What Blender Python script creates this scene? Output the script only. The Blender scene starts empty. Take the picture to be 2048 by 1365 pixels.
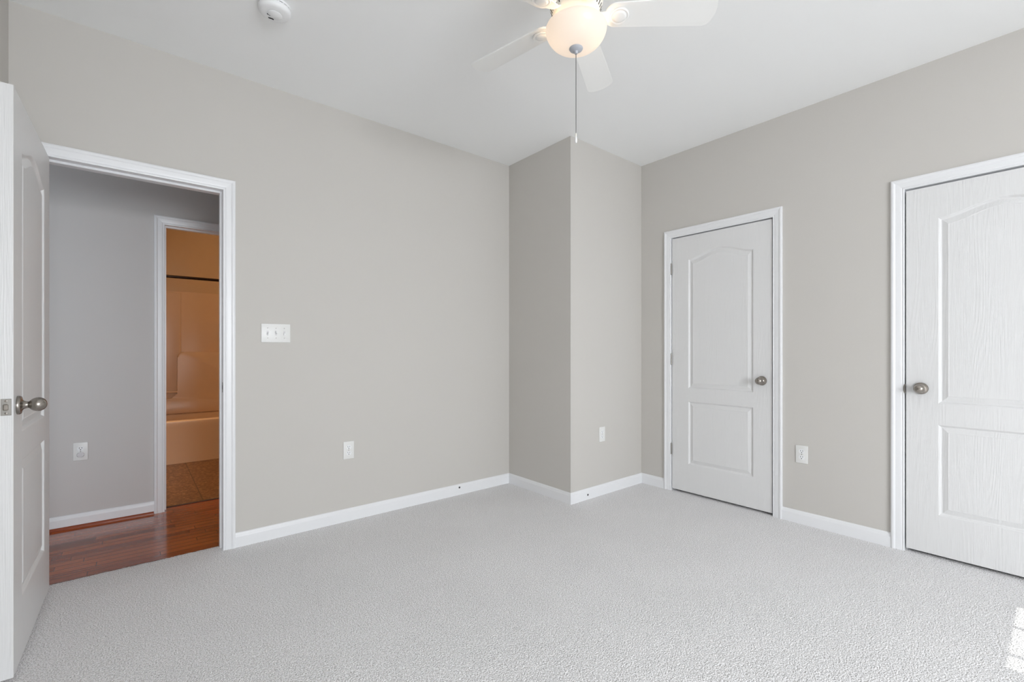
import bpy, bmesh, math, random
from mathutils import Vector, Matrix
random.seed(7)
PI = math.pi
scn = bpy.context.scene
C = scn.collection

# ------------------------------------------------------------------ camera
YAW = 0.879574613            # angle between the long wall and the optical axis
CAM_H = 1.1406
cam_d = bpy.data.cameras.new('camera')
cam = bpy.data.objects.new('camera', cam_d)
C.objects.link(cam)
cam_d.sensor_fit = 'HORIZONTAL'
cam_d.sensor_width = 36.0
cam_d.lens = 918.39 / 2048 * 36
cam_d.shift_y = (701.93 - 682.5) / 2048
cam_d.clip_start = 0.02
cam.location = (0, 0, CAM_H)
cam.rotation_euler = (PI/2, 0, YAW - PI/2)
scn.camera = cam

# ------------------------------------------------------------------ light
scn.view_settings.view_transform = 'Standard'
scn.view_settings.look = 'None'
scn.view_settings.gamma = 1.0
scn.view_settings.use_curve_mapping = False
scn.view_settings.exposure = -0.16
scn.cycles.max_bounces = 14
scn.cycles.diffuse_bounces = 8
scn.cycles.sample_clamp_indirect = 6.0
scn.cycles.caustics_reflective = False
scn.cycles.caustics_refractive = False

W = bpy.data.worlds.new('sky')
scn.world = W
W.use_nodes = True
bg = W.node_tree.nodes['Background']
bg.inputs[0].default_value = (0.80, 0.90, 1.0, 1)
bg.inputs[1].default_value = 1.0

YB = -3.00                    # the wall with the windows, behind the camera
def area(name, loc, rot, sx, sy, power, col, spread=PI):
    d = bpy.data.lights.new(name, 'AREA')
    d.shape = 'RECTANGLE'; d.size = sx; d.size_y = sy
    d.energy = power; d.color = col; d.spread = spread
    o = bpy.data.objects.new(name, d); C.objects.link(o)
    o.location = loc; o.rotation_euler = rot
    return o
# area lamps added just outside the windows as daylight, tilted down to the floor
DAY = (0.93, 0.945, 1.0)
WINS = [(-0.05, 1.62, 0.60, 2.14), (2.425, 3.035, 1.30, 2.14)]   # x0, x1, z0, z1 of the glass
area('window_daylight', (0.785, YB - 0.16, 1.37), (math.radians(60), 0, 0), 1.67, 1.54, 205, DAY)  # strong lamp behind the added wide window, evens the light in the room
area('window_daylight', (2.73, YB - 0.16, 1.72), (math.radians(60), 0, 0), 0.61, 0.84, 4, DAY)
sd = bpy.data.lights.new('sun', 'SUN'); sun = bpy.data.objects.new('sun', sd); C.objects.link(sun)
sd.energy = 5.0; sd.angle = math.radians(0.1); sd.color = (1.0, 0.97, 0.94)
SUN_EL = math.atan2(2.14, 0.14 - YB + 0.07)
sun.rotation_euler = (PI/2 - SUN_EL, 0, 0)
# bathroom vanity lamp (its own bulbs, out of the photograph's frame)
def point(name, loc, power, col, r):
    d = bpy.data.lights.new(name, 'POINT'); d.energy = power; d.color = col; d.shadow_soft_size = r
    o = bpy.data.objects.new(name, d); C.objects.link(o); o.location = loc
    return o
point('bathroom_lamp_light', (-0.55, 5.35, 2.25), 46, (1.0, 0.65, 0.36), 0.09)

# ------------------------------------------------------------------ materials
def srgb(r, g, b):
    f = lambda c: (c/255/12.92) if c/255 <= 0.04045 else ((c/255 + 0.055)/1.055)**2.4
    return (f(r), f(g), f(b), 1)
def new_mat(name, col, rough=0.5, metal=0.0, spec=0.5):
    m = bpy.data.materials.new(name); m.use_nodes = True
    p = m.node_tree.nodes['Principled BSDF']
    p.inputs['Base Color'].default_value = col
    p.inputs['Roughness'].default_value = rough
    p.inputs['Metallic'].default_value = metal
    p.inputs['Specular IOR Level'].default_value = spec
    return m
def nodes(m): return m.node_tree.nodes, m.node_tree.links, m.node_tree.nodes['Principled BSDF']
def add_bump(m, scale, strength, dist, stretch=(1, 1, 1), detail=3.0, kind='NOISE'):
    n, l, p = nodes(m)
    tc = n.new('ShaderNodeTexCoord'); mp = n.new('ShaderNodeMapping')
    mp.inputs['Scale'].default_value = stretch
    l.new(tc.outputs['Object'], mp.inputs[0])
    t = n.new('ShaderNodeTexNoise'); t.inputs['Scale'].default_value = scale; t.inputs['Detail'].default_value = detail
    l.new(mp.outputs[0], t.inputs['Vector'])
    b = n.new('ShaderNodeBump'); b.inputs['Strength'].default_value = strength; b.inputs['Distance'].default_value = dist
    l.new(t.outputs[0], b.inputs['Height']); l.new(b.outputs[0], p.inputs['Normal'])
    return t, b
M = {}
M['wall'] = new_mat('grey wall paint', srgb(199, 196, 191), 0.75, spec=0.3); add_bump(M['wall'], 350, 0.08, 0.001)
M['ceil'] = new_mat('white ceiling paint', srgb(242, 243, 243), 0.9, spec=0.2); add_bump(M['ceil'], 300, 0.06, 0.001)
M['hallwall'] = new_mat('mauve grey hallway paint', srgb(202, 199, 197), 0.7, spec=0.3); add_bump(M['hallwall'], 350, 0.08, 0.001)
M['bathwall'] = new_mat('beige bathroom paint', srgb(214, 196, 170), 0.6, spec=0.3)
M['trim'] = new_mat('white gloss trim paint', srgb(231, 232, 234), 0.32)
M['plate'] = new_mat('white plastic plate', srgb(226, 226, 224), 0.35)
M['plastic'] = new_mat('white plastic', srgb(236, 237, 238), 0.4)
M['cap'] = new_mat('grey plastic', srgb(208, 206, 208), 0.45)
M['dark'] = new_mat('black slot', (0.012, 0.012, 0.012, 1), 0.6)
M['gap'] = new_mat('dark vent', (0.05, 0.05, 0.055, 1), 0.7)
M['nickel'] = new_mat('satin nickel', srgb(158, 152, 145), 0.26, 1.0)
M['steel'] = new_mat('plain steel', srgb(150, 147, 142), 0.35, 1.0)
M['rod'] = new_mat('dark bronze rod', srgb(60, 50, 46), 0.25, 1.0)
M['fibre'] = new_mat('ivory fibreglass', srgb(224, 202, 178), 0.28)
M['fan'] = new_mat('white fan enamel', srgb(236, 236, 234), 0.38)
M['fanmetal'] = new_mat('white fan motor enamel', srgb(236, 232, 222), 0.3)
M['chain'] = new_mat('nickel bead chain', srgb(120, 118, 118), 0.4, 0.8)
M['greycap'] = new_mat('pale grey finial enamel', srgb(176, 179, 186), 0.35)

# door skin: white paint over pressed wood grain
def door_mat():
    m = new_mat('white door paint with pressed grain', srgb(221, 221, 221), 0.42)
    n, l, p = nodes(m)
    tc = n.new('ShaderNodeTexCoord')
    mp = n.new('ShaderNodeMapping'); mp.inputs['Scale'].default_value = (1, 1, 0.10)
    l.new(tc.outputs['Object'], mp.inputs[0])
    ns = n.new('ShaderNodeTexNoise'); ns.inputs['Scale'].default_value = 5.0; ns.inputs['Detail'].default_value = 2.0
    l.new(mp.outputs[0], ns.inputs['Vector'])
    mul = n.new('ShaderNodeMath'); mul.operation = 'MULTIPLY'; mul.inputs[1].default_value = 26.0
    l.new(ns.outputs[0], mul.inputs[0])
    fr = n.new('ShaderNodeMath'); fr.operation = 'PINGPONG'; fr.inputs[1].default_value = 0.5
    l.new(mul.outputs[0], fr.inputs[0])
    mp2 = n.new('ShaderNodeMapping'); mp2.inputs['Scale'].default_value = (260, 260, 7)
    l.new(tc.outputs['Object'], mp2.inputs[0])
    n2 = n.new('ShaderNodeTexNoise'); n2.inputs['Scale'].default_value = 1.0; n2.inputs['Detail'].default_value = 2.0
    l.new(mp2.outputs[0], n2.inputs['Vector'])
    ad = n.new('ShaderNodeMath'); ad.operation = 'MULTIPLY_ADD'; ad.inputs[1].default_value = 0.8
    l.new(fr.outputs[0], ad.inputs[0]); l.new(n2.outputs[0], ad.inputs[2])
    b = n.new('ShaderNodeBump'); b.inputs['Strength'].default_value = 0.6; b.inputs['Distance'].default_value = 0.0016
    l.new(ad.outputs[0], b.inputs['Height']); l.new(b.outputs[0], p.inputs['Normal'])
    return m
M['door'] = door_mat()

def carpet_mat():
    m = new_mat('off white cut pile carpet', srgb(226, 224, 221), 0.95, spec=0.1)
    n, l, p = nodes(m)
    tc = n.new('ShaderNodeTexCoord')
    vo = n.new('ShaderNodeTexVoronoi'); vo.inputs['Scale'].default_value = 180.0
    n1 = n.new('ShaderNodeTexNoise'); n1.inputs['Scale'].default_value = 215.0; n1.inputs['Detail'].default_value = 3.0
    n2 = n.new('ShaderNodeTexNoise'); n2.inputs['Scale'].default_value = 2.2; n2.inputs['Detail'].default_value = 3.0
    for q in (n1, n2, vo): l.new(tc.outputs['Object'], q.inputs['Vector'])
    sub = n.new('ShaderNodeMath'); sub.operation = 'SUBTRACT'
    l.new(n1.outputs[0], sub.inputs[0]); l.new(vo.outputs['Distance'], sub.inputs[1])
    b = n.new('ShaderNodeBump'); b.inputs['Strength'].default_value = 0.75; b.inputs['Distance'].default_value = 0.006
    l.new(sub.outputs[0], b.inputs['Height']); l.new(b.outputs[0], p.inputs['Normal'])
    r = n.new('ShaderNodeValToRGB')
    r.color_ramp.elements[0].position = 0.36; r.color_ramp.elements[0].color = srgb(196, 194, 193)
    r.color_ramp.elements[1].position = 0.56; r.color_ramp.elements[1].color = srgb(254, 253, 254)
    l.new(n1.outputs[0], r.inputs[0])
    r2 = n.new('ShaderNodeValToRGB')
    r2.color_ramp.elements[0].position = 0.35; r2.color_ramp.elements[0].color = (0.97, 0.97, 0.97, 1)
    r2.color_ramp.elements[1].position = 0.65; r2.color_ramp.elements[1].color = (1, 1, 1, 1)
    l.new(n2.outputs[0], r2.inputs[0])
    mx = n.new('ShaderNodeMix'); mx.data_type = 'RGBA'; mx.blend_type = 'MULTIPLY'; mx.inputs[0].default_value = 1.0
    l.new(r.outputs[0], mx.inputs[6]); l.new(r2.outputs[0], mx.inputs[7])
    l.new(mx.outputs[2], p.inputs['Base Color'])
    return m
M['carpet'] = carpet_mat()

def wood_mat():
    m = new_mat('red brown strip floor', srgb(120, 60, 34), 0.13)
    n, l, p = nodes(m)
    tc = n.new('ShaderNodeTexCoord'); sp = n.new('ShaderNodeSeparateXYZ')
    l.new(tc.outputs['Object'], sp.inputs[0])
    def math_(op, a, b=None, c=None):
        q = n.new('ShaderNodeMath'); q.operation = op
        for i, v in enumerate((a, b, c)):
            if v is None: continue
            if isinstance(v, (int, float)): q.inputs[i].default_value = v
            else: l.new(v, q.inputs[i])
        return q.outputs[0]
    ys = math_('DIVIDE', sp.outputs['Y'], 0.057)
    row = math_('FLOOR', ys); fy = math_('FRACT', ys)
    wn = n.new('ShaderNodeTexWhiteNoise'); wn.noise_dimensions = '1D'; l.new(row, wn.inputs['W'])
    xs = math_('DIVIDE', math_('MULTIPLY_ADD', wn.outputs['Value'], 3.0, sp.outputs['X']), 0.62)
    col = math_('FLOOR', xs); fx = math_('FRACT', xs)
    cv = n.new('ShaderNodeCombineXYZ'); l.new(row, cv.inputs[0]); l.new(col, cv.inputs[1])
    wn2 = n.new('ShaderNodeTexWhiteNoise'); wn2.noise_dimensions = '3D'; l.new(cv.outputs[0], wn2.inputs['Vector'])
    r = n.new('ShaderNodeValToRGB')
    e = r.color_ramp.elements
    e[0].position = 0.0; e[0].color = srgb(112, 46, 20)
    e[1].position = 1.0; e[1].color = srgb(180, 92, 42)
    e2 = e.new(0.12); e2.color = srgb(146, 66, 30)
    l.new(wn2.outputs['Value'], r.inputs[0])
    mp = n.new('ShaderNodeMapping'); mp.inputs['Scale'].default_value = (2.2, 130, 1)
    l.new(tc.outputs['Object'], mp.inputs[0])
    av = n.new('ShaderNodeVectorMath'); av.operation = 'ADD'
    l.new(mp.outputs[0], av.inputs[0]); l.new(wn2.outputs['Color'], av.inputs[1])
    g = n.new('ShaderNodeTexNoise'); g.inputs['Scale'].default_value = 1.6; g.inputs['Detail'].default_value = 5.0
    l.new(av.outputs[0], g.inputs['Vector'])
    gr = n.new('ShaderNodeValToRGB')
    gr.color_ramp.elements[0].position = 0.32; gr.color_ramp.elements[0].color = (0.68, 0.62, 0.57, 1)
    gr.color_ramp.elements[1].position = 0.60; gr.color_ramp.elements[1].color = (1.05, 1.05, 1.05, 1)
    l.new(g.outputs[0], gr.inputs[0])
    mx = n.new('ShaderNodeMix'); mx.data_type = 'RGBA'; mx.blend_type = 'MULTIPLY'; mx.inputs[0].default_value = 1.0
    l.new(r.outputs[0], mx.inputs[6]); l.new(gr.outputs[0], mx.inputs[7])
    ey = math_('MINIMUM', fy, math_('SUBTRACT', 1.0, fy))
    ex = math_('MULTIPLY', math_('MINIMUM', fx, math_('SUBTRACT', 1.0, fx)), 11.0)
    edge = math_('MINIMUM', ey, ex)
    seam = math_('GREATER_THAN', edge, 0.03)
    sm = math_('MULTIPLY_ADD', seam, 0.65, 0.35)
    mx2 = n.new('ShaderNodeMix'); mx2.data_type = 'RGBA'; mx2.blend_type = 'MULTIPLY'; mx2.inputs[0].default_value = 1.0
    l.new(mx.outputs[2], mx2.inputs[6]); l.new(sm, mx2.inputs[7])
    l.new(mx2.outputs[2], p.inputs['Base Color'])
    b = n.new('ShaderNodeBump'); b.inputs['Strength'].default_value = 0.12; b.inputs['Distance'].default_value = 0.0006
    l.new(sm, b.inputs['Height']); l.new(b.outputs[0], p.inputs['Normal'])
    p.inputs['Coat Weight'].default_value = 0.3; p.inputs['Coat Roughness'].default_value = 0.08
    return m
M['wood'] = wood_mat()
M['shoe'] = new_mat('red brown shoe moulding', srgb(140, 66, 36), 0.25); add_bump(M['shoe'], 60, 0.1, 0.001, (1, 20, 20))

def tile_mat():
    m = new_mat('mottled brown bathroom tile', srgb(120, 86, 56), 0.35)
    n, l, p = nodes(m)
    tc = n.new('ShaderNodeTexCoord')
    mp = n.new('ShaderNodeMapping'); mp.inputs['Scale'].default_value = (1.0, 0.8, 1)
    l.new(tc.outputs['Object'], mp.inputs[0])
    a = n.new('ShaderNodeTexNoise'); a.inputs['Scale'].default_value = 42; a.inputs['Detail'].default_value = 8; a.inputs['Roughness'].default_value = 0.75
    l.new(mp.outputs[0], a.inputs['Vector'])
    r = n.new('ShaderNodeValToRGB'); e = r.color_ramp.elements
    e[0].position = 0.36; e[0].color = srgb(66, 44, 28)
    e[1].position = 0.66; e[1].color = srgb(168, 132, 92)
    q = e.new(0.5); q.color = srgb(112, 80, 52)
    l.new(a.outputs[0], r.inputs[0])
    sp = n.new('ShaderNodeSeparateXYZ'); l.new(tc.outputs['Object'], sp.inputs[0])
    def math_(op, a_, b_):
        q_ = n.new('ShaderNodeMath'); q_.operation = op
        for i, v in enumerate((a_, b_)):
            if isinstance(v, (int, float)): q_.inputs[i].default_value = v
            else: l.new(v, q_.inputs[i])
        return q_.outputs[0]
    fx = math_('FRACT', math_('DIVIDE', math_('SUBTRACT', sp.outputs['X'], 0.42 - 0.61*4), 0.61), 0)
    d1 = math_('MULTIPLY', math_('MINIMUM', fx, math_('SUBTRACT', 1.0, fx)), 0.61)
    s = math_('GREATER_THAN', d1, 0.0035)
    mx = n.new('ShaderNodeMix'); mx.data_type = 'RGBA'
    mx.inputs[6].default_value = srgb(60, 42, 28)
    l.new(s, mx.inputs[0]); l.new(r.outputs[0], mx.inputs[7])
    l.new(mx.outputs[2], p.inputs['Base Color'])
    b = n.new('ShaderNodeBump'); b.inputs['Strength'].default_value = 0.4; b.inputs['Distance'].default_value = 0.002
    l.new(a.outputs[0], b.inputs['Height']); l.new(b.outputs[0], p.inputs['Normal'])
    return m
M['tile'] = tile_mat()

def bowl_mat():
    m = bpy.data.materials.new('frosted lamp glass'); m.use_nodes = True
    n = m.node_tree.nodes; l = m.node_tree.links; n.clear()
    out = n.new('ShaderNodeOutputMaterial')
    tr = n.new('ShaderNodeBsdfTranslucent'); tr.inputs[0].default_value = (0.40, 0.40, 0.40, 1)
    df = n.new('ShaderNodeBsdfDiffuse'); df.inputs[0].default_value = (0.9, 0.86, 0.80, 1)
    gl = n.new('ShaderNodeBsdfGlossy'); gl.inputs['Roughness'].default_value = 0.25
    em = n.new('ShaderNodeEmission'); em.inputs[0].default_value = (1.0, 0.82, 0.68, 1); em.inputs[1].default_value = 0.40
    m1 = n.new('ShaderNodeMixShader'); m1.inputs[0].default_value = 0.45
    m2 = n.new('ShaderNodeMixShader'); m2.inputs[0].default_value = 0.04
    ad = n.new('ShaderNodeAddShader')
    l.new(tr.outputs[0], m1.inputs[1]); l.new(df.outputs[0], m1.inputs[2])
    l.new(m1.outputs[0], m2.inputs[1]); l.new(gl.outputs[0], m2.inputs[2])
    l.new(m2.outputs[0], ad.inputs[0]); l.new(em.outputs[0], ad.inputs[1])
    l.new(ad.outputs[0], out.inputs[0])
    return m
M['bowl'] = bowl_mat()
def glass_mat():
    m = bpy.data.materials.new('window glass'); m.use_nodes = True
    n = m.node_tree.nodes; l = m.node_tree.links; n.clear()
    out = n.new('ShaderNodeOutputMaterial')
    tr = n.new('ShaderNodeBsdfTransparent'); tr.inputs[0].default_value = (0.96, 0.98, 0.97, 1)
    gl = n.new('ShaderNodeBsdfGlossy'); gl.inputs['Roughness'].default_value = 0.0
    mx = n.new('ShaderNodeMixShader')
    mx.inputs[0].default_value = 0.06; l.new(tr.outputs[0], mx.inputs[1]); l.new(gl.outputs[0], mx.inputs[2])
    l.new(mx.outputs[0], out.inputs[0])
    return m
M['glass'] = glass_mat()
def bulb_mat():
    m = bpy.data.materials.new('lit bulb'); m.use_nodes = True
    n = m.node_tree.nodes; l = m.node_tree.links; n.clear()
    out = n.new('ShaderNodeOutputMaterial'); em = n.new('ShaderNodeEmission')
    em.inputs[0].default_value = (1.0, 0.70, 0.42, 1); em.inputs[1].default_value = 24
    l.new(em.outputs[0], out.inputs[0]); return m
M['bulb'] = bulb_mat()

# ------------------------------------------------------------------ helpers
def tag(o, label=None, cat=None, kind=None, group=None):
    if label: o['label'] = label
    if cat: o['category'] = cat
    if kind: o['kind'] = kind
    if group: o['group'] = group
    return o
def obj(name, bm, m, parent=None, loc=None, rot=None, smooth=False, label=None):
    bmesh.ops.recalc_face_normals(bm, faces=bm.faces)
    me = bpy.data.meshes.new(name); bm.to_mesh(me); bm.free()
    if m: me.materials.append(M[m] if isinstance(m, str) else m)
    if smooth:
        for p in me.polygons: p.use_smooth = True
        try: me.set_sharp_from_angle(angle=math.radians(38))
        except Exception: pass
    o = bpy.data.objects.new(name, me); C.objects.link(o)
    if parent: o.parent = parent
    if loc: o.location = loc
    if rot: o.rotation_euler = rot
    if label: o['label'] = label
    return o
def empty(name, loc, rotz=0.0):
    o = bpy.data.objects.new(name, None); C.objects.link(o)
    o.empty_display_size = 0.05; o.location = loc; o.rotation_euler = (0, 0, rotz)
    return o
def box(bm, x0, x1, y0, y1, z0, z1, bev=0.0, seg=2):
    r = bmesh.ops.create_cube(bm, size=1.0)
    vs = r['verts']
    for v in vs:
        v.co = Vector(((x0+x1)/2 + v.co.x*(x1-x0), (y0+y1)/2 + v.co.y*(y1-y0), (z0+z1)/2 + v.co.z*(z1-z0)))
    if bev > 0:
        es = list({e for v in vs for e in v.link_edges})
        bmesh.ops.bevel(bm, geom=es, offset=bev, segments=seg, affect='EDGES', profile=0.5)
    return bm
def boxm(*a, **k): return box(bmesh.new(), *a, **k)
def lathe(prof, seg=48, bm=None, mat=None):
    """profile of (radius, height) spun about z; ends close when radius is 0"""
    bm = bm or bmesh.new(); rings = []
    mat = mat or Matrix()
    for r, z in prof:
        if r < 1e-6: rings.append([bm.verts.new(mat @ Vector((0, 0, z)))])
        else: rings.append([bm.verts.new(mat @ Vector((r*math.cos(2*PI*i/seg), r*math.sin(2*PI*i/seg), z))) for i in range(seg)])
    for a, b in zip(rings, rings[1:]):
        for i in range(seg):
            j = (i+1) % seg
            if len(a) == 1 and len(b) == 1: continue
            if len(a) == 1: bm.faces.new((a[0], b[j], b[i]))
            elif len(b) == 1: bm.faces.new((a[i], a[j], b[0]))
            else: bm.faces.new((a[i], a[j], b[j], b[i]))
    return bm
def prism(bm, pts, y0, y1, bev=0.0, seg=3):
    """polygon in x,z extruded from y0 to y1 (y0 is the visible face)"""
    a = [bm.verts.new((x, y0, z)) for x, z in pts]; b = [bm.verts.new((x, y1, z)) for x, z in pts]
    f = bm.faces.new(a); bm.faces.new(b[::-1])
    for i in range(len(pts)):
        j = (i+1) % len(pts); bm.faces.new((a[i], b[i], b[j], a[j]))
    if bev > 0:
        bmesh.ops.bevel(bm, geom=list(f.edges), offset=bev, segments=seg, affect='EDGES', profile=0.5)
    return bm
def wall_grid(u0, u1, z0, z1, t0, t1, holes, axis):
    """one connected wall with rectangular openings; axis 'x': wall runs along x, thickness t in y; axis 'y': the other way"""
    us = sorted({u0, u1, *[h[0] for h in holes], *[h[1] for h in holes]})
    zs = sorted({z0, z1, *[h[2] for h in holes], *[h[3] for h in holes]})
    us = [u for u in us if u0 <= u <= u1]; zs = [z for z in zs if z0 <= z <= z1]
    bm = bmesh.new(); cache = {}
    def V(u, t, z):
        k = (u, t, z)
        if k not in cache: cache[k] = bm.verts.new((u, t, z) if axis == 'x' else (t, u, z))
        return cache[k]
    def solid(i, j):
        if i < 0 or j < 0 or i >= len(us)-1 or j >= len(zs)-1: return False
        cu, cz = (us[i]+us[i+1])/2, (zs[j]+zs[j+1])/2
        return not any(h[0] < cu < h[1] and h[2] < cz < h[3] for h in holes)
    for i in range(len(us)-1):
        for j in range(len(zs)-1):
            if not solid(i, j): continue
            a, b, c, d = us[i], us[i+1], zs[j], zs[j+1]
            for t in (t0, t1): bm.faces.new((V(a, t, c), V(b, t, c), V(b, t, d), V(a, t, d)))
            if not solid(i-1, j): bm.faces.new((V(a, t0, c), V(a, t1, c), V(a, t1, d), V(a, t0, d)))
            if not solid(i+1, j): bm.faces.new((V(b, t0, c), V(b, t1, c), V(b, t1, d), V(b, t0, d)))
            if not solid(i, j-1): bm.faces.new((V(a, t0, c), V(b, t0, c), V(b, t1, c), V(a, t1, c)))
            if not solid(i, j+1): bm.faces.new((V(a, t0, d), V(b, t0, d), V(b, t1, d), V(a, t1, d)))
    return bm
def struct(name, bm, m, label, cat, **k):
    return tag(obj(name, bm, m, **k), label, cat, 'structure')

# ------------------------------------------------------------------ room dimensions
H = 2.74
YL = 3.076       # long wall on the left of the picture
XR = 3.401       # wall with the two closet doors
XC, YC = 2.512, 2.352      # the boxed-in corner chase
XW = -0.434      # wall behind the open door
TH = 0.115
YH = 4.11        # far wall of the hallway
YT, YBK = 5.74, 6.45   # tub apron, tub back wall
# openings
E0, E1 = -0.345, 0.400     # entry door opening in x
D1 = (2.064, 1.290)        # closet door 1, y from left to right
D2 = (0.591, -0.181)       # closet door 2
BD0, BD1 = 0.180, 0.950    # bathroom door opening in x
ZD = 2.060                 # head of the openings
ZB = 2.040

# ------------------------------------------------------------------ shell
struct('wall_left', wall_grid(XW-TH, XR+TH, -0.03, H, YL, YL+TH, [(E0-0.012, E1+0.012, -0.03, ZD+0.012)], 'x'), 'wall', 'long grey painted wall with the open doorway', 'wall')
struct('wall_right', wall_grid(YB, YL, -0.03, H, XR, XR+TH, [(D1[1]-0.012, D1[0]+0.012, -0.03, ZD+0.012), (D2[1]-0.012, D2[0]+0.012, -0.03, ZD+0.012)], 'y'), 'wall', 'grey painted wall holding two closed white doors', 'wall')
struct('wall_chase', boxm(XC, XR, YC, YL, -0.03, H), 'wall', 'grey boxed-in corner that juts into the room', 'wall')
struct('wall_entry', boxm(XW-TH, XW, YB, YL, -0.03, H), 'wall', 'grey wall behind the open door', 'wall')
struct('wall_back', wall_grid(XW-TH, XR+TH, -0.03, H, YB-TH, YB, [(w[0]-0.055, w[1]+0.055, w[2]-0.055, w[3]+0.055) for w in WINS], 'x'), 'wall', 'grey wall with the windows behind the camera', 'wall')
struct('ceiling', boxm(XW-1.2, XR+0.85, YB-TH, YBK+0.2, H, H+0.1), 'ceil', 'flat white ceiling', 'ceiling')
struct('wall_closet', boxm(4.15, 4.25, -0.6, 2.5, -0.03, H), 'wall', 'back wall of the closets behind the closed doors', 'wall')  # unseen closet shell, put in to keep outside light from the door gaps
struct('wall_closet_far', boxm(XR+TH, 4.25, 2.5, 2.6, -0.03, H), 'wall', 'far end wall of the closets', 'wall')
struct('wall_closet_near', boxm(XR+TH, 4.25, -0.7, -0.6, -0.03, H), 'wall', 'near end wall of the closets', 'wall')
# carpet: a slab whose edge is ragged where it meets the hallway floor
def carpet():
    bm = bmesh.new()
    YE = 3.152
    edge = []; x = E0 - 0.01
    while x < E1 + 0.01:
        edge.append((x, YE + random.uniform(-0.0045, 0.0045))); x += 0.0035
    pts = [(XW-0.02, YB-0.02), (4.2, YB-0.02), (4.2, YL+0.02), (E1+0.012, YL+0.02), (E1+0.012, YE)] + edge[::-1] + [(E0-0.012, YE), (E0-0.012, YL+0.02), (XW-0.02, YL+0.02)]
    a = [bm.verts.new((p[0], p[1], 0)) for p in pts]; b = [bm.verts.new((p[0], p[1], -0.012)) for p in pts]
    bm.faces.new(a); bm.faces.new(b[::-1])
    for i in range(len(pts)):
        j = (i+1) % len(pts); bm.faces.new((a[i], b[i], b[j], a[j]))
    bmesh.ops.triangulate(bm, faces=bm.faces[:])
    return bm
struct('floor', carpet(), 'carpet', 'off white cut pile carpet of the bedroom', 'carpet')
struct('floor_base', boxm(XW-TH, 4.25, YB-TH, YL+0.02, -0.06, -0.012), 'wall', 'floor base under the carpet', 'floor')
struct('hallway_floor', boxm(-1.6, 2.6, YL+0.02, YH+0.10, -0.05, -0.009), 'wood', 'glossy red brown strip wood floor of the hallway', 'floor')
struct('bathroom_floor', boxm(-1.2, 2.0, YH+0.10, YBK+0.1, -0.05, -0.007), 'tile', 'mottled brown tile floor of the bathroom', 'floor')
struct('wall_hallway', wall_grid(-1.7, 2.7, -0.03, H, YH, YH+TH, [(BD0-0.012, BD1+0.012, -0.03, ZB+0.012)], 'x'), 'hallwall', 'mauve grey hallway wall with the bathroom doorway', 'wall')
struct('wall_hallway_left', boxm(-1.7, -1.6, YL+TH, YH, -0.03, H), 'hallwall', 'left end wall of the hallway', 'wall')
struct('wall_hallway_right', boxm(2.6, 2.7, YL+TH, YH, -0.03, H), 'hallwall', 'right end wall of the hallway', 'wall')
struct('wall_bathroom', boxm(-1.3, 2.1, YBK+0.012, YBK+0.13, -0.03, H), 'bathwall', 'beige bathroom wall above the tub surround', 'wall')
struct('wall_bathroom_left', boxm(-1.3, -1.2, YH+TH, YBK+0.012, -0.03, H), 'bathwall', 'left wall of the bathroom', 'wall')
struct('wall_bathroom_right', boxm(1.72, 1.82, YH+TH, YBK+0.012, -0.03, H), 'bathwall', 'right wall of the bathroom', 'wall')
struct('wall_tub_end', boxm(0.02, 0.12, YT, YBK+0.012, -0.03, H), 'bathwall', 'short wall at the end of the bathtub', 'wall')

# ------------------------------------------------------------------ trims
CAS = [(0, 0), (0, 0.007), (0.002, 0.0092), (0.006, 0.0098), (0.008, 0.0082), (0.011, 0.0078), (0.014, 0.0102), (0.020, 0.0112),
       (0.032, 0.0122), (0.040, 0.0128), (0.043, 0.0150), (0.047, 0.0170), (0.052, 0.0175), (0.056, 0.0166), (0.060, 0.0145), (0.060, 0)]
def casing(w, zt, zb=0.0):
    """door casing in local coordinates: opening from x 0 to w, wall plane y=0, projects towards -y"""
    bm = bmesh.new(); rows = []
    for o_, t in CAS:
        rows.append([bm.verts.new(p) for p in ((-o_, -t, zb), (-o_, -t, zt+o_), (w+o_, -t, zt+o_), (w+o_, -t, zb))])
    for a, b in zip(rows, rows[1:]):
        for i in range(3): bm.faces.new((a[i], a[i+1], b[i+1], b[i]))
    a, b = rows[-1], rows[0]
    for i in range(3): bm.faces.new((a[i], a[i+1], b[i+1], b[i]))
    return bm
def jamb(w, zt, depth, stop0, stop1, reveal=0.004, zb=0.0):
    """lining of the opening with the door stop; y runs into the wall; one connected U"""
    bm = bmesh.new()
    i0, i1, it = 0-reveal+0.003, w+reveal-0.003, zt+reveal-0.003
    T = 0.011
    prof = [(T, 0.0005), (T, depth-0.0005), (0, depth-0.0005), (0, stop1), (-0.011, stop1), (-0.011, stop0), (0, stop0), (0, 0.0005)]
    rows = []
    for o_, y in prof:
        rows.append([bm.verts.new(p) for p in ((i0-o_, y, zb), (i0-o_, y, it+o_), (i1+o_, y, it+o_), (i1+o_, y, zb))])
    n = len(rows)
    for k in range(n):
        a, b = rows[k], rows[(k+1) % n]
        for i in range(3): bm.faces.new((a[i], a[i+1], b[i+1], b[i]))
    bm.faces.new([r[0] for r in rows]); bm.faces.new([r[3] for r in rows][::-1])
    return bm
def door_trim(name, loc, rotz, w, zt, stops, label, zb=0.0, both=False):
    t = struct(name, casing(w, zt, zb), 'trim', label, 'door casing', loc=loc, rot=(0, 0, rotz))
    obj('jamb', jamb(w, zt, TH, stops[0], stops[1], zb=zb), 'trim', t)
    if both:
        c = obj('casing', casing(w, zt, zb), 'trim', t, loc=(w, TH, 0), rot=(0, 0, PI))
    return t
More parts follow.
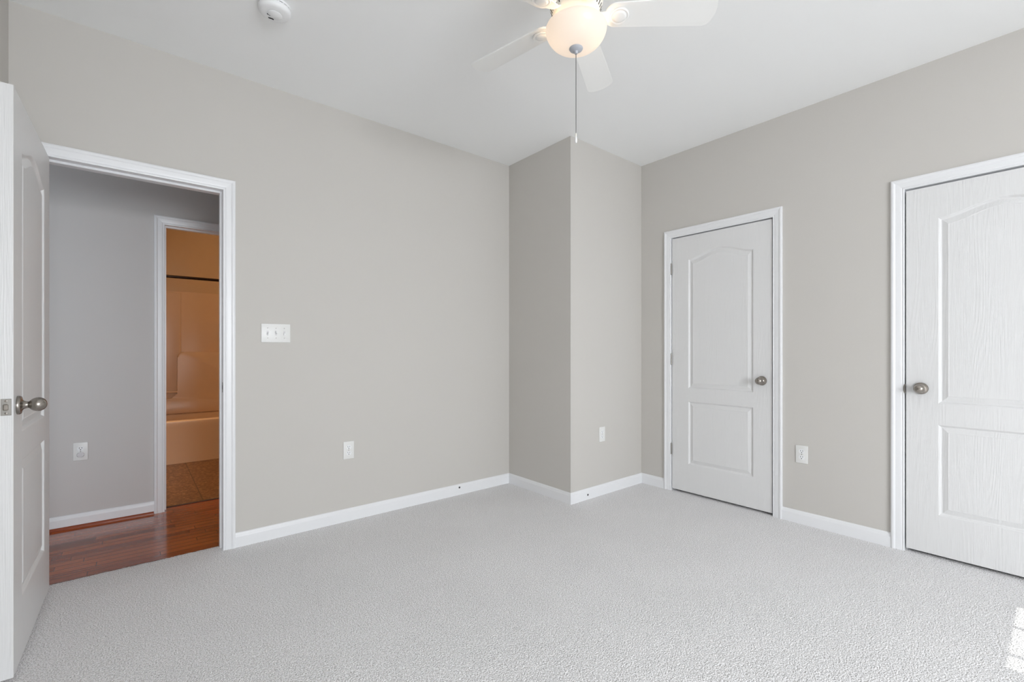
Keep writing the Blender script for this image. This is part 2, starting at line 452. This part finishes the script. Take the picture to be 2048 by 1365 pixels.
trim1 = door_trim('trim_1', (E0, YL, 0), 0, E1-E0, ZD, (0.040, 0.072), 'white casing around the open bedroom doorway', -0.012, True)
trim2 = door_trim('trim_2', (XR, D1[0], 0), -PI/2, D1[0]-D1[1], ZD, (0.040, 0.072), 'white casing around the closed door nearest the corner')
trim3 = door_trim('trim_3', (XR, D2[0], 0), -PI/2, D2[0]-D2[1], ZD, (0.040, 0.072), 'white casing around the closed door cut by the right edge of the photo')
trim4 = door_trim('trim_4', (BD0, YH, 0), 0, BD1-BD0, ZB, (0.040, 0.072), 'white casing around the bathroom doorway across the hallway', -0.009, True)
# latch strike on the right jamb of the entry and on the jamb of the right door
def strike(parent, x, z, side):
    bm = boxm(x-0.0012 if side < 0 else x, x if side < 0 else x+0.0012, -0.002, 0.030, z-0.029, z+0.029, 0.0005, 1)
    s = obj('strike_plate', bm, 'steel', parent, label='small metal strike plate')
    obj('latch_hole', boxm(x-0.0016 if side < 0 else x, x if side < 0 else x+0.0016, 0.006, 0.022, z-0.012, z+0.012), 'dark', s)
    return s
strike(trim1, E1-E0+0.001, 0.93, -1)
def strike_lip(parent, x, z):
    # curved lip of a strike plate wrapping the front edge of the jamb
    prof = [(0.0, 0.0), (0.0155, 0.0), (0.0175, -0.004)]
    mt = Matrix.Translation((x, -0.0085, z)) @ Matrix.Rotation(PI/2, 4, 'X')
    bm = bmesh.new()
    n = 14
    pts = [(0.0005, 0.028)] + [(-0.010*math.sin(PI*i/n), 0.026*math.cos(PI*i/n)) for i in range(n+1)] + [(0.0005, -0.028)]
    prism(bm, [(x+p, z+q) for p, q in pts], -0.0115, -0.006, 0.001, 1)
    return obj('strike_plate', bm, 'steel', parent, label='rounded metal strike plate lip')
strike_lip(trim3, 0.0045, 0.925)

BASE = [(0, 0), (0.0125, 0), (0.0125, 0.060), (0.0115, 0.0635), (0.0095, 0.067), (0.0088, 0.071), (0.0062, 0.078), (0.0035, 0.082), (0, 0.083)]
def sweep(path, normals_left, prof, zb=0.0):
    """profile (out from the wall, up) swept along a floor polyline; the room is on the left of the path when normals_left"""
    n = len(path); P = [Vector(p) for p in path]; sgn = 1 if normals_left else -1
    offs = []
    for i in range(n):
        ds = []
        if i > 0: ds.append((P[i]-P[i-1]).normalized())
        if i < n-1: ds.append((P[i+1]-P[i]).normalized())
        ns = [Vector((-d.y, d.x))*sgn for d in ds]
        if len(ns) == 1: offs.append(ns[0])
        else:
            b = (ns[0]+ns[1]); offs.append(b/ b.dot(ns[0]))
    bm = bmesh.new(); rows = []
    for o_, z in prof:
        rows.append([bm.verts.new((P[i].x+offs[i].x*o_, P[i].y+offs[i].y*o_, z+zb)) for i in range(n)])
    m_ = len(rows)
    for k in range(m_):
        a, b = rows[k], rows[(k+1) % m_]
        for i in range(n-1): bm.faces.new((a[i], a[i+1], b[i+1], b[i]))
    bm.faces.new([r[0] for r in rows]); bm.faces.new([r[-1] for r in rows][::-1])
    return bm
bl = struct('baseboard_left', sweep([(E1+0.060, YL), (XC, YL)], False, BASE), 'trim', 'white baseboard along the long left wall', 'baseboard')
bc = struct('baseboard_chase', sweep([(XC, YL), (XC, YC), (XR, YC)], False, BASE), 'trim', 'white baseboard wrapping the boxed-in corner', 'baseboard')
struct('baseboard_right', sweep([(XR, YC), (XR, D1[0]+0.060)], False, BASE), 'trim', 'short white baseboard between the corner and the closed door', 'baseboard')
struct('baseboard_middle', sweep([(XR, D1[1]-0.060), (XR, D2[0]+0.060)], False, BASE), 'trim', 'white baseboard between the two closed doors', 'baseboard')
struct('baseboard_near', sweep([(XR, D2[1]-0.060), (XR, YB)], False, BASE), 'trim', 'white baseboard beyond the right door', 'baseboard')
struct('baseboard_back', sweep([(XR, YB), (XW, YB)], False, BASE), 'trim', 'white baseboard under the windows', 'baseboard')
struct('baseboard_entry', sweep([(XW, YB), (XW, YL)], False, BASE), 'trim', 'white baseboard behind the open door', 'baseboard')
struct('baseboard_hallway', sweep([(-1.6, YH), (BD0-0.060, YH)], False, BASE, -0.004), 'trim', 'white baseboard on the hallway wall', 'baseboard')
SHOE = [(0, 0), (0.024, 0), (0.0235, 0.006), (0.021, 0.012), (0.017, 0.016), (0.0125, 0.018), (0, 0.018)]
struct('trim_5', sweep([(-1.6, YH), (BD0-0.062, YH)], False, SHOE, -0.009), 'shoe', 'red brown shoe moulding below the hallway baseboard', 'moulding')
struct('trim_6', boxm(BD0-0.010, BD1+0.010, YH+0.085, YH+0.110, -0.009, -0.005, 0.0015, 1), 'gap', 'thin dark threshold at the bathroom doorway', 'threshold')
# small screw anchors left in the baseboards
def anchor(parent, loc, rotz, label):
    bm = lathe([(0, -0.0005), (0.0075, -0.0005), (0.008, 0.0008), (0.005, 0.0018), (0.002, 0.0005), (0, 0.0005)], 16, None, Matrix.Rotation(PI/2, 4, 'X'))
    return obj('screw_hole', bm, 'gap', parent, loc=loc, rot=(0, 0, rotz), smooth=True, label=label)
anchor(bl, (1.995, YL-0.0125, 0.058), 0, 'dark screw hole')
anchor(bc, (2.690, YC-0.0125, 0.036), 0, 'dark screw hole')

# ------------------------------------------------------------------ doors
def arch(s, amp): return amp * (0.5-0.5*math.cos(2*PI*s))**0.85
def panel_loop(x0, x1, z0, z1, amp, d, n=28):
    pts = [(x0+d + (x1-x0-2*d)*i/n, z0+d) for i in range(n+1)]
    for i in range(n+1):
        s = 1 - i/n
        pts.append((x0+d + (x1-x0-2*d)*s, z1 - d + arch(s, amp)))
    return pts
PROF = [(0, 0), (0.003, 0.0018), (0.008, 0.0082), (0.012, 0.0108), (0.016, 0.0102), (0.030, 0.0055), (0.040, 0.0022), (0.043, 0.0030)]
def door_bm(w, h, x0, x1, zl0, zl1, zu0, zu1, amp, th=0.035):
    """two-panel moulded slab, x 0..w, z 0..h, visible face y=0 (towards -y), back y=th; moulded on both faces"""
    bm = bmesh.new(); n = 28
    def vert(x, y, z): return bm.verts.new((x, y, z))
    A = [x0+(x1-x0)*i/n for i in range(n+1)]
    zcut = [0, zl0, zl1, zu0, zu1, h]
    for face in (0, 1):
        Y = lambda dep: dep if face == 0 else th-dep
        def quad(a, b, c, d): bm.faces.new([vert(p[0], Y(0), p[1]) for p in (a, b, c, d)])
        for za, zb in zip(zcut, zcut[1:]):
            quad((0, za), (x0, za), (x0, zb), (0, zb)); quad((x1, za), (w, za), (w, zb), (x1, zb))
        for i in range(n):
            a, b = A[i], A[i+1]; s0, s1 = i/n, (i+1)/n
            quad((a, 0), (b, 0), (b, zl0), (a, zl0)); quad((a, zl1), (b, zl1), (b, zu0), (a, zu0))
            quad((a, zu1+arch(s0, amp)), (b, zu1+arch(s1, amp)), (b, h), (a, h))
        for (za, zb, am) in ((zl0, zl1, 0.0), (zu0, zu1, amp)):
            loops = []
            for d, dep in PROF: loops.append([vert(p[0], Y(dep), p[1]) for p in panel_loop(x0, x1, za, zb, am, d, n)])
            for P, Q in zip(loops, loops[1:]):
                for i in range(len(P)):
                    j = (i+1) % len(P); bm.faces.new((P[i], P[j], Q[j], Q[i]))
            bm.faces.new(loops[-1])
    rim = [(x, 0) for x in [0]+A+[w]] + [(w, z) for z in zcut[1:]] + [(x, h) for x in A[::-1]+[0]] + [(0, z) for z in zcut[1:-1][::-1]]
    for i in range(len(rim)):
        a, b = rim[i], rim[(i+1) % len(rim)]
        bm.faces.new([vert(a[0], 0, a[1]), vert(b[0], 0, b[1]), vert(b[0], th, b[1]), vert(a[0], th, a[1])])
    bmesh.ops.remove_doubles(bm, verts=bm.verts, dist=1e-5)
    return bm
KNOB = [(0, 0), (0.0325, 0), (0.0330, 0.003), (0.0325, 0.0075), (0.0300, 0.0105), (0.020, 0.0125), (0.0150, 0.016), (0.0125, 0.021), (0.0115, 0.026),
        (0.0115, 0.028), (0.0150, 0.0315), (0.0190, 0.0355), (0.0225, 0.0410), (0.0245, 0.0470), (0.0248, 0.0530), (0.0235, 0.0595), (0.0205, 0.0655), (0.0155, 0.0705), (0.0090, 0.0740), (0, 0.0755)]
def knob(parent, x, z, y=0.0, back=False):
    rx = Matrix.Rotation(PI/2 if not back else -PI/2, 4, 'X')
    k = obj('knob', lathe([(0.0115, 0.024)] + KNOB[9:], 40, None, rx), 'nickel', parent, loc=(x, y, z), smooth=True, label='satin nickel egg-shaped knob')
    obj('rose', lathe(KNOB[:10], 40, None, rx), 'nickel', k, smooth=True)
    return k
def hinge(parent, x, z, y=-0.006):
    h = obj('hinge', lathe([(0, -0.046), (0.0035, -0.046), (0.0055, -0.0445), (0.0055, -0.015), (0.0050, -0.0145), (0.0055, -0.014), (0.0055, 0.014), (0.0050, 0.0145), (0.0055, 0.015), (0.0055, 0.0445), (0.0035, 0.046), (0, 0.046)], 16),
            'steel', parent, loc=(x, y, z), smooth=True, label='steel hinge barrel')
    obj('hinge_leaf', boxm(-0.004, 0.0015, 0.0, 0.007, -0.0445, 0.0445), 'steel', h)
    return h
ZG = 0.018
# closet door beside the corner
DW = 0.760
d1 = struct('door_1', door_bm(DW, 2.052-ZG, 0.141, 0.636, 0.238-ZG, 0.738-ZG, 0.843-ZG, 1.866-ZG, 0.057), 'door',
            'white two-panel arched door closed beside the boxed-in corner', 'door', loc=(XR+0.0015, D1[0]-0.006, ZG), rot=(0, 0, -PI/2))
knob(d1, 0.695, 0.930-ZG)
for z in (1.808, 1.073, 0.341): hinge(d1, -0.003, z-ZG)
# closet door at the right edge of the picture
d2 = struct('door_2', door_bm(DW, 2.050-ZG, 0.136, 0.624, 0.238-ZG, 0.734-ZG, 0.851-ZG, 1.870-ZG, 0.056), 'door',
            'white two-panel arched door closed at the right edge of the photo', 'door', loc=(XR+0.0015, D2[0]-0.006, ZG), rot=(0, 0, -PI/2))
knob(d2, 0.064, 0.930-ZG)
for z in (1.808, 1.073, 0.341): hinge(d2, DW+0.003, z-ZG)
# open entry door
d3 = struct('door_3', door_bm(0.770, 2.032, 0.140, 0.630, 0.220, 0.720, 0.825, 1.846, 0.057, 0.0345), 'door',
            'white two-panel door swung open at the left edge of the photo', 'door', loc=(-0.313, 2.301, 0.020), rot=(0, 0, math.radians(89.18)))
knob(d3, 0.062, 0.928)
knob(d3, 0.062, 0.928, 0.0345, True)
lp = obj('latch_plate', boxm(-0.0012, 0.0, 0.0045, 0.0300, 0.928-0.0285, 0.928+0.0285, 0.0004, 1), 'steel', d3, label='small metal latch plate on the door edge')
obj('latch_bolt', boxm(-0.0105, -0.001, 0.0105, 0.0240, 0.928-0.0105, 0.928+0.0105, 0.003, 2), 'nickel', lp)
for z in (0.949, 0.907):
    s = obj('screw', lathe([(0, 0), (0.0042, 0), (0.0035, 0.0012), (0, 0.0016)], 14, None, Matrix.Rotation(-PI/2, 4, 'Y')), 'nickel', lp, loc=(-0.0010, 0.01725, z), smooth=True)
for z in (1.79, 1.05, 0.32): hinge(d3, 0.774, z, 0.0345+0.006)

# ------------------------------------------------------------------ outlets and switch
def receptacle_bm():
    n = 40; r = 0.0168; pts = []
    for i in range(n):
        a = 2*PI*i/n; x, z = r*math.cos(a), r*math.sin(a)
        pts.append((x, max(-0.0138, min(0.0138, z))))
    return prism(bmesh.new(), pts, -0.0068, -0.004, 0.0008, 2)
def outlet(loc, rotz, label, covered=False):
    t = empty('wall_outlet', loc, rotz)
    tag(t, label, 'outlet', group='duplex outlets')
    obj('cover_plate', boxm(-0.036, 0.036, -0.0055, -0.0003, -0.0585, 0.0585, 0.0028, 3), 'plate', t, smooth=True)
    for z in (0.0195, -0.0195):
        r = obj('receptacle', receptacle_bm(), 'plastic', t, loc=(0, 0, z))
        obj('slot', boxm(-0.0075, -0.0052, -0.0072, -0.0062, -0.0005, 0.0085), 'dark', r)
        obj('slot', boxm(0.0052, 0.0075, -0.0072, -0.0062, 0.0005, 0.0080), 'dark', r)
        obj('ground_hole', lathe([(0, 0), (0.0028, 0), (0.0028, 0.0008), (0, 0.0008)], 14, None, Matrix.Rotation(PI/2, 4, 'X')), 'dark', r, loc=(0, -0.0065, -0.0075))
    obj('screw', lathe([(0, 0), (0.0032, 0), (0.0026, 0.0010), (0, 0.0013)], 16, None, Matrix.Rotation(PI/2, 4, 'X')), 'steel', t, loc=(0, -0.0052, 0), smooth=True)
    return t
outlet((1.120, YL, 0.4735), 0, 'white duplex outlet low on the long left wall')
outlet((2.870, YC, 0.4785), 0, 'white duplex outlet on the boxed-in corner')
outlet((XR, 1.1135, 0.4575), -PI/2, 'white duplex outlet between the two closed doors')
outlet((-0.259, YH, 0.482), 0, 'white duplex outlet on the hallway wall with a grey cap in its lower socket')
def cap():
    n = 36; pts = []
    for i in range(n):
        a = 2*PI*i/n
        pts.append((0.0175*math.copysign(abs(math.cos(a))**0.75, math.cos(a)), 0.0155*math.copysign(abs(math.sin(a))**0.75, math.sin(a))))
    return prism(bmesh.new(), pts, -0.0135, -0.0072, 0.003, 3)
cp = tag(obj('outlet_cap', cap(), 'cap', loc=(-0.259, YH, 0.4615), smooth=True), 'small grey safety cap plugged into the hallway outlet', 'outlet cap')

sw = empty('light_switch', (0.6755, YL, 1.2475)); tag(sw, 'white three-toggle light switch beside the open doorway', 'light switch')
obj('cover_plate', boxm(-0.081, 0.081, -0.0060, -0.0003, -0.057, 0.057, 0.003, 3), 'plate', sw, smooth=True)
for i, x in enumerate((-0.046, 0, 0.046)):
    f = obj('toggle_frame', boxm(x-0.0056, x+0.0056, -0.0066, -0.0055, -0.0125, 0.0125), 'cap', sw)
    up = 1 if i == 1 else -1
    bm = boxm(-0.0040, 0.0040, -0.0135, 0.002, -0.0070, 0.0070, 0.0012, 2)
    obj('toggle', bm, 'plastic', sw, loc=(x, -0.0055, 0.003*up), rot=(math.radians(-24*up), 0, 0), smooth=True)
    for z in (0.030, -0.030):
        obj('screw', lathe([(0, 0), (0.0032, 0), (0.0026, 0.0010), (0, 0.0013)], 16, None, Matrix.Rotation(PI/2, 4, 'X')), 'steel', sw, loc=(x, -0.0057, z), smooth=True)

# ------------------------------------------------------------------ smoke detector
sdt = empty('smoke_detector', (0.511, 2.346, H)); tag(sdt, 'round white smoke detector on the ceiling', 'smoke detector')
obj('mounting_base', lathe([(0, -0.0005), (0.070, -0.0005), (0.0705, -0.004), (0.0700, -0.010), (0, -0.010)], 64), 'plastic', sdt, smooth=True)
obj('vent_gap', lathe([(0, -0.0101), (0.0655, -0.0101), (0.0655, -0.0132), (0, -0.0132)], 64), 'gap', sdt)
obj('cover', lathe([(0, -0.013), (0.069, -0.013), (0.0695, -0.016), (0.0685, -0.024), (0.066, -0.030), (0.062, -0.0345), (0.056, -0.037), (0.040, -0.0385), (0.0335, -0.0388), (0.0325, -0.0380), (0, -0.0380)], 64), 'plastic', sdt, smooth=True)
for i in range(20):
    a = 2*PI*i/20
    obj('rib', boxm(-0.003, 0.003, -0.0015, 0.0015, -0.0135, -0.0095), 'plastic', sdt, loc=(0.0672*math.cos(a), 0.0672*math.sin(a), 0), rot=(0, 0, a+PI/2))
tb = obj('test_button', lathe([(0, -0.0379), (0.030, -0.0379), (0.030, -0.0395), (0.027, -0.0415), (0, -0.042)], 40), 'plastic', sdt, smooth=True)
A0 = math.atan2(2.346, 0.511) + PI   # direction towards the camera
for (dx, dy, w, ro) in ((-0.0235, 0.0116, 0.014, 0.1), (-0.0056, 0.033, 0.016, 0.1), (-0.0150, 0.034, 0.010, 0.1)):
    obj('sound_slot', boxm(-w/2, w/2, -0.0009, 0.0009, -0.0424, -0.0372), 'dark', sdt, loc=(dx, dy, 0), rot=(0, 0, ro))

# ------------------------------------------------------------------ ceiling fan
FX, FY, ZBL = 1.342, 1.228, 2.450
fan = empty('ceiling_fan', (FX, FY, H)); tag(fan, 'white five-blade ceiling fan with a glowing frosted bowl lamp', 'ceiling fan')
z_ = lambda z: z - H
obj('canopy', lathe([(0, z_(2.7395)), (0.080, z_(2.7395)), (0.084, z_(2.73)), (0.080, z_(2.70)), (0.062, z_(2.685)), (0, z_(2.685))], 48), 'fanmetal', fan, smooth=True)
mh = obj('motor_housing', lathe([(0, z_(2.684)), (0.060, z_(2.684)), (0.098, z_(2.670)), (0.108, z_(2.64)), (0.110, z_(2.57)), (0.108, z_(2.52)), (0.101, z_(2.485)), (0.090, z_(2.462)), (0.076, z_(2.447)), (0.060, z_(2.440)), (0, z_(2.440))], 64), 'fanmetal', fan, smooth=True)
for i in range(36):
    a = 2*PI*i/36
    # vent slots lie on the slanting lower shoulder of the housing
    obj('vent_slot', boxm(-0.0020, 0.0020, -0.0085, 0.0085, -0.001, 0.001), 'gap', mh,
        loc=(0.0955*math.cos(a), 0.0955*math.sin(a), z_(2.4735)), rot=(1.126, 0.0, a-PI/2))
obj('flywheel', lathe([(0, z_(2.4395)), (0.052, z_(2.4395)), (0.054, z_(2.434)), (0.052, z_(2.426)), (0, z_(2.426))], 48), 'fanmetal', fan, smooth=True)
obj('lamp_fitter', lathe([(0, z_(2.4255)), (0.044, z_(2.4255)), (0.048, z_(2.418)), (0.044, z_(2.411)), (0.026, z_(2.406)), (0.010, z_(2.404)), (0.008, z_(2.335)), (0, z_(2.335))], 40), 'fanmetal', fan, smooth=True)
bowl_prof = [(0.112, 2.4105), (0.1165, 2.4085), (0.1190, 2.4030), (0.1185, 2.3945), (0.1160, 2.3850), (0.1115, 2.3745), (0.1050, 2.3640), (0.0965, 2.3540), (0.0860, 2.3450), (0.0740, 2.3380), (0.0600, 2.3325), (0.0440, 2.3290), (0.0260, 2.3272), (0.009, 2.3268)]
inner = [(r-0.003, z+0.0025) for r, z in bowl_prof[::-1][1:]]
obj('lamp_bowl', lathe([(r, z_(z)) for r, z in bowl_prof + [(0.009, 2.3295)] + inner + [bowl_prof[0]]], 64), 'bowl', fan, smooth=True, label='glowing frosted glass bowl')
obj('finial', lathe([(0, z_(2.3285)), (0.0265, z_(2.3280)), (0.0270, z_(2.3255)), (0.0245, z_(2.3215)), (0.0170, z_(2.3175)), (0.0085, z_(2.3150)), (0.0072, z_(2.3100)), (0.0055, z_(2.3060)), (0, z_(2.3055))], 36), 'greycap', fan, smooth=True)
# bead chain, one continuous string of beads
prof = [(0, z_(2.3056))]
zz = 2.3056
while zz > 1.996:
    prof += [(0.0008, z_(zz)), (0.0017, z_(zz-0.0009)), (0.0017, z_(zz-0.0024)), (0.0008, z_(zz-0.0033))]; zz -= 0.0038
prof.append((0, z_(zz)))
ch = obj('pull_chain', lathe(prof, 8), 'chain', fan, smooth=True, label='thin metal bead pull chain')
obj('connector', lathe([(0, z_(zz+0.002)), (0.0022, z_(zz)), (0.0026, z_(zz-0.008)), (0.0018, z_(zz-0.012)), (0, z_(zz-0.0125))], 16), 'fanmetal', ch, smooth=True)
zz -= 0.011
obj('fob', lathe([(0, z_(zz)), (0.0018, z_(zz-0.001)), (0.0036, z_(zz-0.008)), (0.0048, z_(zz-0.016)), (0.0046, z_(zz-0.022)), (0.0030, z_(zz-0.0262)), (0, z_(zz-0.0268))], 20), 'plastic', ch, smooth=True, label='white pull fob')
def blade_bm():
    """along +x from the hub, width along y, thin in z; rounded ends"""
    r0, r1 = 0.112, 0.537; n = 14
    w = lambda r: 0.0515 + (r-r0)/(r1-r0)*0.0115
    pts = []
    rr = 0.046
    for i in range(n+1):                     # rounded root
        a = PI/2 + PI*i/n
        pts.append((r0 + 0.040 + 0.040*math.cos(a), w(r0)*math.sin(a)))
    c = 0.030
    e = w(r1)
    for i in range(9):
        a = -PI/2 + (PI/2)*i/8; pts.append((r1-c-0.006 + c*math.cos(a), -(e-c) + c*math.sin(a)))
    for i in range(1, 6): pts.append((r1-0.006 + 0.006*math.sin(PI*i/6), -(e-c) + 2*(e-c)*i/6))
    for i in range(9):
        a = (PI/2)*i/8; pts.append((r1-c-0.006 + c*math.cos(a), (e-c) + c*math.sin(a)))
    bm = bmesh.new()
    a = [bm.verts.new((x, y, 0)) for x, y in pts]; b = [bm.verts.new((x, y, 0.0055)) for x, y in pts]
    f = bm.faces.new(a[::-1]); bm.faces.new(b)
    for i in range(len(pts)):
        j = (i+1) % len(pts); bm.faces.new((a[i], b[i], b[j], a[j]))
    bmesh.ops.bevel(bm, geom=list(f.edges), offset=0.0015, segments=2, affect='EDGES')
    return bm
def arm_bm():
    bm = bmesh.new()
    secs = [(0.084, 0.012, 0.006), (0.092, 0.012, 0.002), (0.100, 0.016, -0.003), (0.125, 0.024, -0.0045), (0.150, 0.028, -0.0045)]
    rows = []
    for x, w, z in secs: rows.append([bm.verts.new((x, -w, z)), bm.verts.new((x, w, z)), bm.verts.new((x, w, z+0.0045)), bm.verts.new((x, -w, z+0.0045))])
    for a, b in zip(rows, rows[1:]):
        for i in range(4): bm.faces.new((a[i], a[(i+1) % 4], b[(i+1) % 4], b[i]))
    bm.faces.new(rows[0]); bm.faces.new(rows[-1][::-1])
    return bm
bb = ab = None
cam_right = math.atan2(-math.cos(YAW), math.sin(YAW))   # world heading of the picture's right
first = None
for i in range(5):
    a = cam_right + math.radians(-3.5 + 72*i)
    if first is None:
        b = obj('blade', blade_bm(), 'fan', fan, smooth=True)
        obj('blade_arm', arm_bm(), 'fan', b)
        obj('medallion', lathe([(0, 0.0), (0.036, 0.0), (0.0365, -0.003), (0.0335, -0.0065), (0.0300, -0.0060), (0.0275, -0.0050), (0.0245, -0.0062), (0.0225, -0.0088), (0.0190, -0.0100), (0, -0.0108)], 40), 'fan', b, loc=(0.168, 0, -0.001), smooth=True)
        first = b
    else:
        b = first.copy(); C.objects.link(b); b.parent = fan
        for ch_ in list(first.children):
            c = ch_.copy(); C.objects.link(c); c.parent = b
    b.location = (0, 0, ZBL - H)
    # the right-hand edge (looking outwards) sits higher
    b.rotation_mode = 'XYZ'
    b.rotation_euler = (math.radians(-11), 0, a)
# two bulbs inside the bowl
for i, dx in enumerate((-1, 1)):
    r = Vector((math.cos(cam_right), math.sin(cam_right), 0))
    p = r*0.062*dx
    bl_ = obj('bulb', lathe([(0, 0.020), (0.010, 0.018), (0.012, 0.006), (0.019, -0.006), (0.020, -0.016), (0.014, -0.026), (0, -0.030)], 20), 'bulb', fan, loc=(p.x, p.y, z_(2.396)), smooth=True)

# ------------------------------------------------------------------ bathroom
TX0, TX1 = 0.125, 1.715
tub = empty('bathtub_shower', ((TX0+TX1)/2, YT, 0)); tag(tub, 'ivory moulded bathtub and shower surround in the bathroom', 'bathtub')
ox, oy = (TX0+TX1)/2, YT
def tub_bm():
    bm = bmesh.new()
    x0, x1, y0, y1 = TX0-ox, TX1-ox, 0.0, YBK-oy
    def ring(ix, iy0, iy1, z, rad, n=6):
        pts = []
        for cx, cy, a0 in ((x1-ix-rad, y0+iy0+rad, -PI/2), (x1-ix-rad, y1-iy1-rad, 0), (x0+ix+rad, y1-iy1-rad, PI/2), (x0+ix+rad, y0+iy0+rad, PI)):
            for i in range(n+1):
                a = a0 + PI/2*i/n; pts.append(bm.verts.new((cx+rad*math.cos(a), cy+rad*math.sin(a), z)))
        return pts
    R = [ring(0.001, 0.010, 0.0, -0.006, 0.004), ring(0.001, 0.012, 0.0, 0.05, 0.004), ring(0.001, 0.008, 0.0, 0.36, 0.004), ring(0.001, 0.000, 0.0, 0.405, 0.006), ring(0.001, 0.002, 0.0, 0.420, 0.008), ring(0.001, 0.012, 0.001, 0.428, 0.010),
         ring(0.06, 0.070, 0.050, 0.428, 0.06), ring(0.075, 0.082, 0.062, 0.415, 0.07), ring(0.10, 0.100, 0.080, 0.30, 0.09), ring(0.14, 0.125, 0.105, 0.10, 0.10), ring(0.20, 0.17, 0.15, 0.065, 0.10)]
    for a, b in zip(R, R[1:]):
        n = len(a)
        for i in range(n):
            j = (i+1) % n; bm.faces.new((a[i], a[j], b[j], b[i]))
    bm.faces.new(R[-1]); bm.faces.new(R[0][::-1])
    return bm
obj('tub', tub_bm(), 'fibre', tub, smooth=True)
yb = YBK - oy
def rnd(cx, cz, r, a0, a1, n=8): return [(cx + r*math.cos(a0+(a1-a0)*i/n), cz + r*math.sin(a0+(a1-a0)*i/n)) for i in range(n+1)]
obj('surround_panel', boxm(TX0-ox+0.001, TX1-ox-0.001, yb-0.012, yb+0.010, 0.429, 1.815, 0.006, 2), 'fibre', tub, smooth=True)
# raised corner column on the left of the back panel
obj('corner_column', prism(bmesh.new(), [(TX0-ox+0.002, 0.6), (0.430-ox, 0.6), (0.430-ox, 1.80), (TX0-ox+0.002, 1.80)], yb-0.030, yb-0.011, 0.012, 4), 'fibre', tub, smooth=True)
# thick lower part with a ledge and a soap niche at its left
P_ = [(TX0-ox+0.002, 0.43), (TX1-ox-0.002, 0.43), (TX1-ox-0.002, 1.128)] + rnd(0.455-ox, 1.128-0.062, 0.062, PI/2, PI) + rnd(0.345-ox, 0.655, 0.048, 0, -PI/2) + [(TX0-ox+0.002, 0.607)]
obj('ledge', prism(bmesh.new(), P_, yb-0.075, yb-0.0125, 0.016, 5), 'fibre', tub, smooth=True)
obj('soap_shelf', boxm(TX0-ox+0.003, 0.396-ox, yb-0.072, yb-0.013, 0.668, 0.690, 0.006, 3), 'fibre', tub, smooth=True)
rd = empty('shower_curtain_rod', (0.9, YT+0.06, 1.895)); tag(rd, 'dark shower curtain rod spanning above the bathtub', 'curtain rod')
obj('rod', lathe([(0, -0.79), (0.0145, -0.79), (0.0145, 0.0), (0.0165, 0.0005), (0.0165, 0.81), (0, 0.81)], 24, None, Matrix.Rotation(PI/2, 4, 'Y')), 'rod', rd, smooth=True)
for x, s in ((-0.7795, 1), (0.8195, -1)):
    obj('flange', lathe([(0, 0), (0.030, 0), (0.029, 0.006), (0.018, 0.012), (0.0170, 0.020), (0, 0.020)], 24, None, Matrix.Rotation(s*PI/2, 4, 'Y')), 'rod', rd, loc=(x, 0, 0), smooth=True)

# ------------------------------------------------------------------ windows behind the camera
for k, (x0, x1, z0, z1) in enumerate(WINS):  # the first, wider one is invented to spread light through the room
    cx, cz = (x0+x1)/2, (z0+z1)/2; w, h = (x1-x0)/2, (z1-z0)/2
    fr = struct('window_%d' % (k+1), wall_grid(-w-0.055, w+0.055, -h-0.055, h+0.055, -0.010, 0.035, [(-w, w, -h, h)], 'x'), 'trim',
                'white framed sash window with bars in the wall behind the camera' if k else 'wider white framed sash window in the wall behind the camera', 'window', loc=(cx, YB-0.06, cz))
    obj('pane', boxm(-w, w, 0.002, 0.005, -h, h), 'glass', fr)
    xs = [2.539-cx, 2.805-cx] if k else [-0.5567, -0.2783, 0.2783, 0.5567]
    for x in xs: obj('muntin', boxm(x-0.013, x+0.013, -0.004, 0.012, -h, h), 'trim', fr)
    obj('meeting_rail', boxm(-w, w, -0.008, 0.020, -0.018, 0.018), 'trim', fr)
    for z in (-h*0.5, h*0.5): obj('muntin', boxm(-w, w, -0.004, 0.012, z-0.008, z+0.008), 'trim', fr)
    obj('casing', wall_grid(-w-0.115, w+0.115, -h-0.115, h+0.115, 0.0605, 0.074, [(-w-0.055, w+0.055, -h-0.055, h+0.055)], 'x'), 'trim', fr)
    obj('sill', boxm(-w-0.13, w+0.13, 0.036, 0.12, -h-0.075, -h-0.054, 0.004, 2), 'trim', fr)
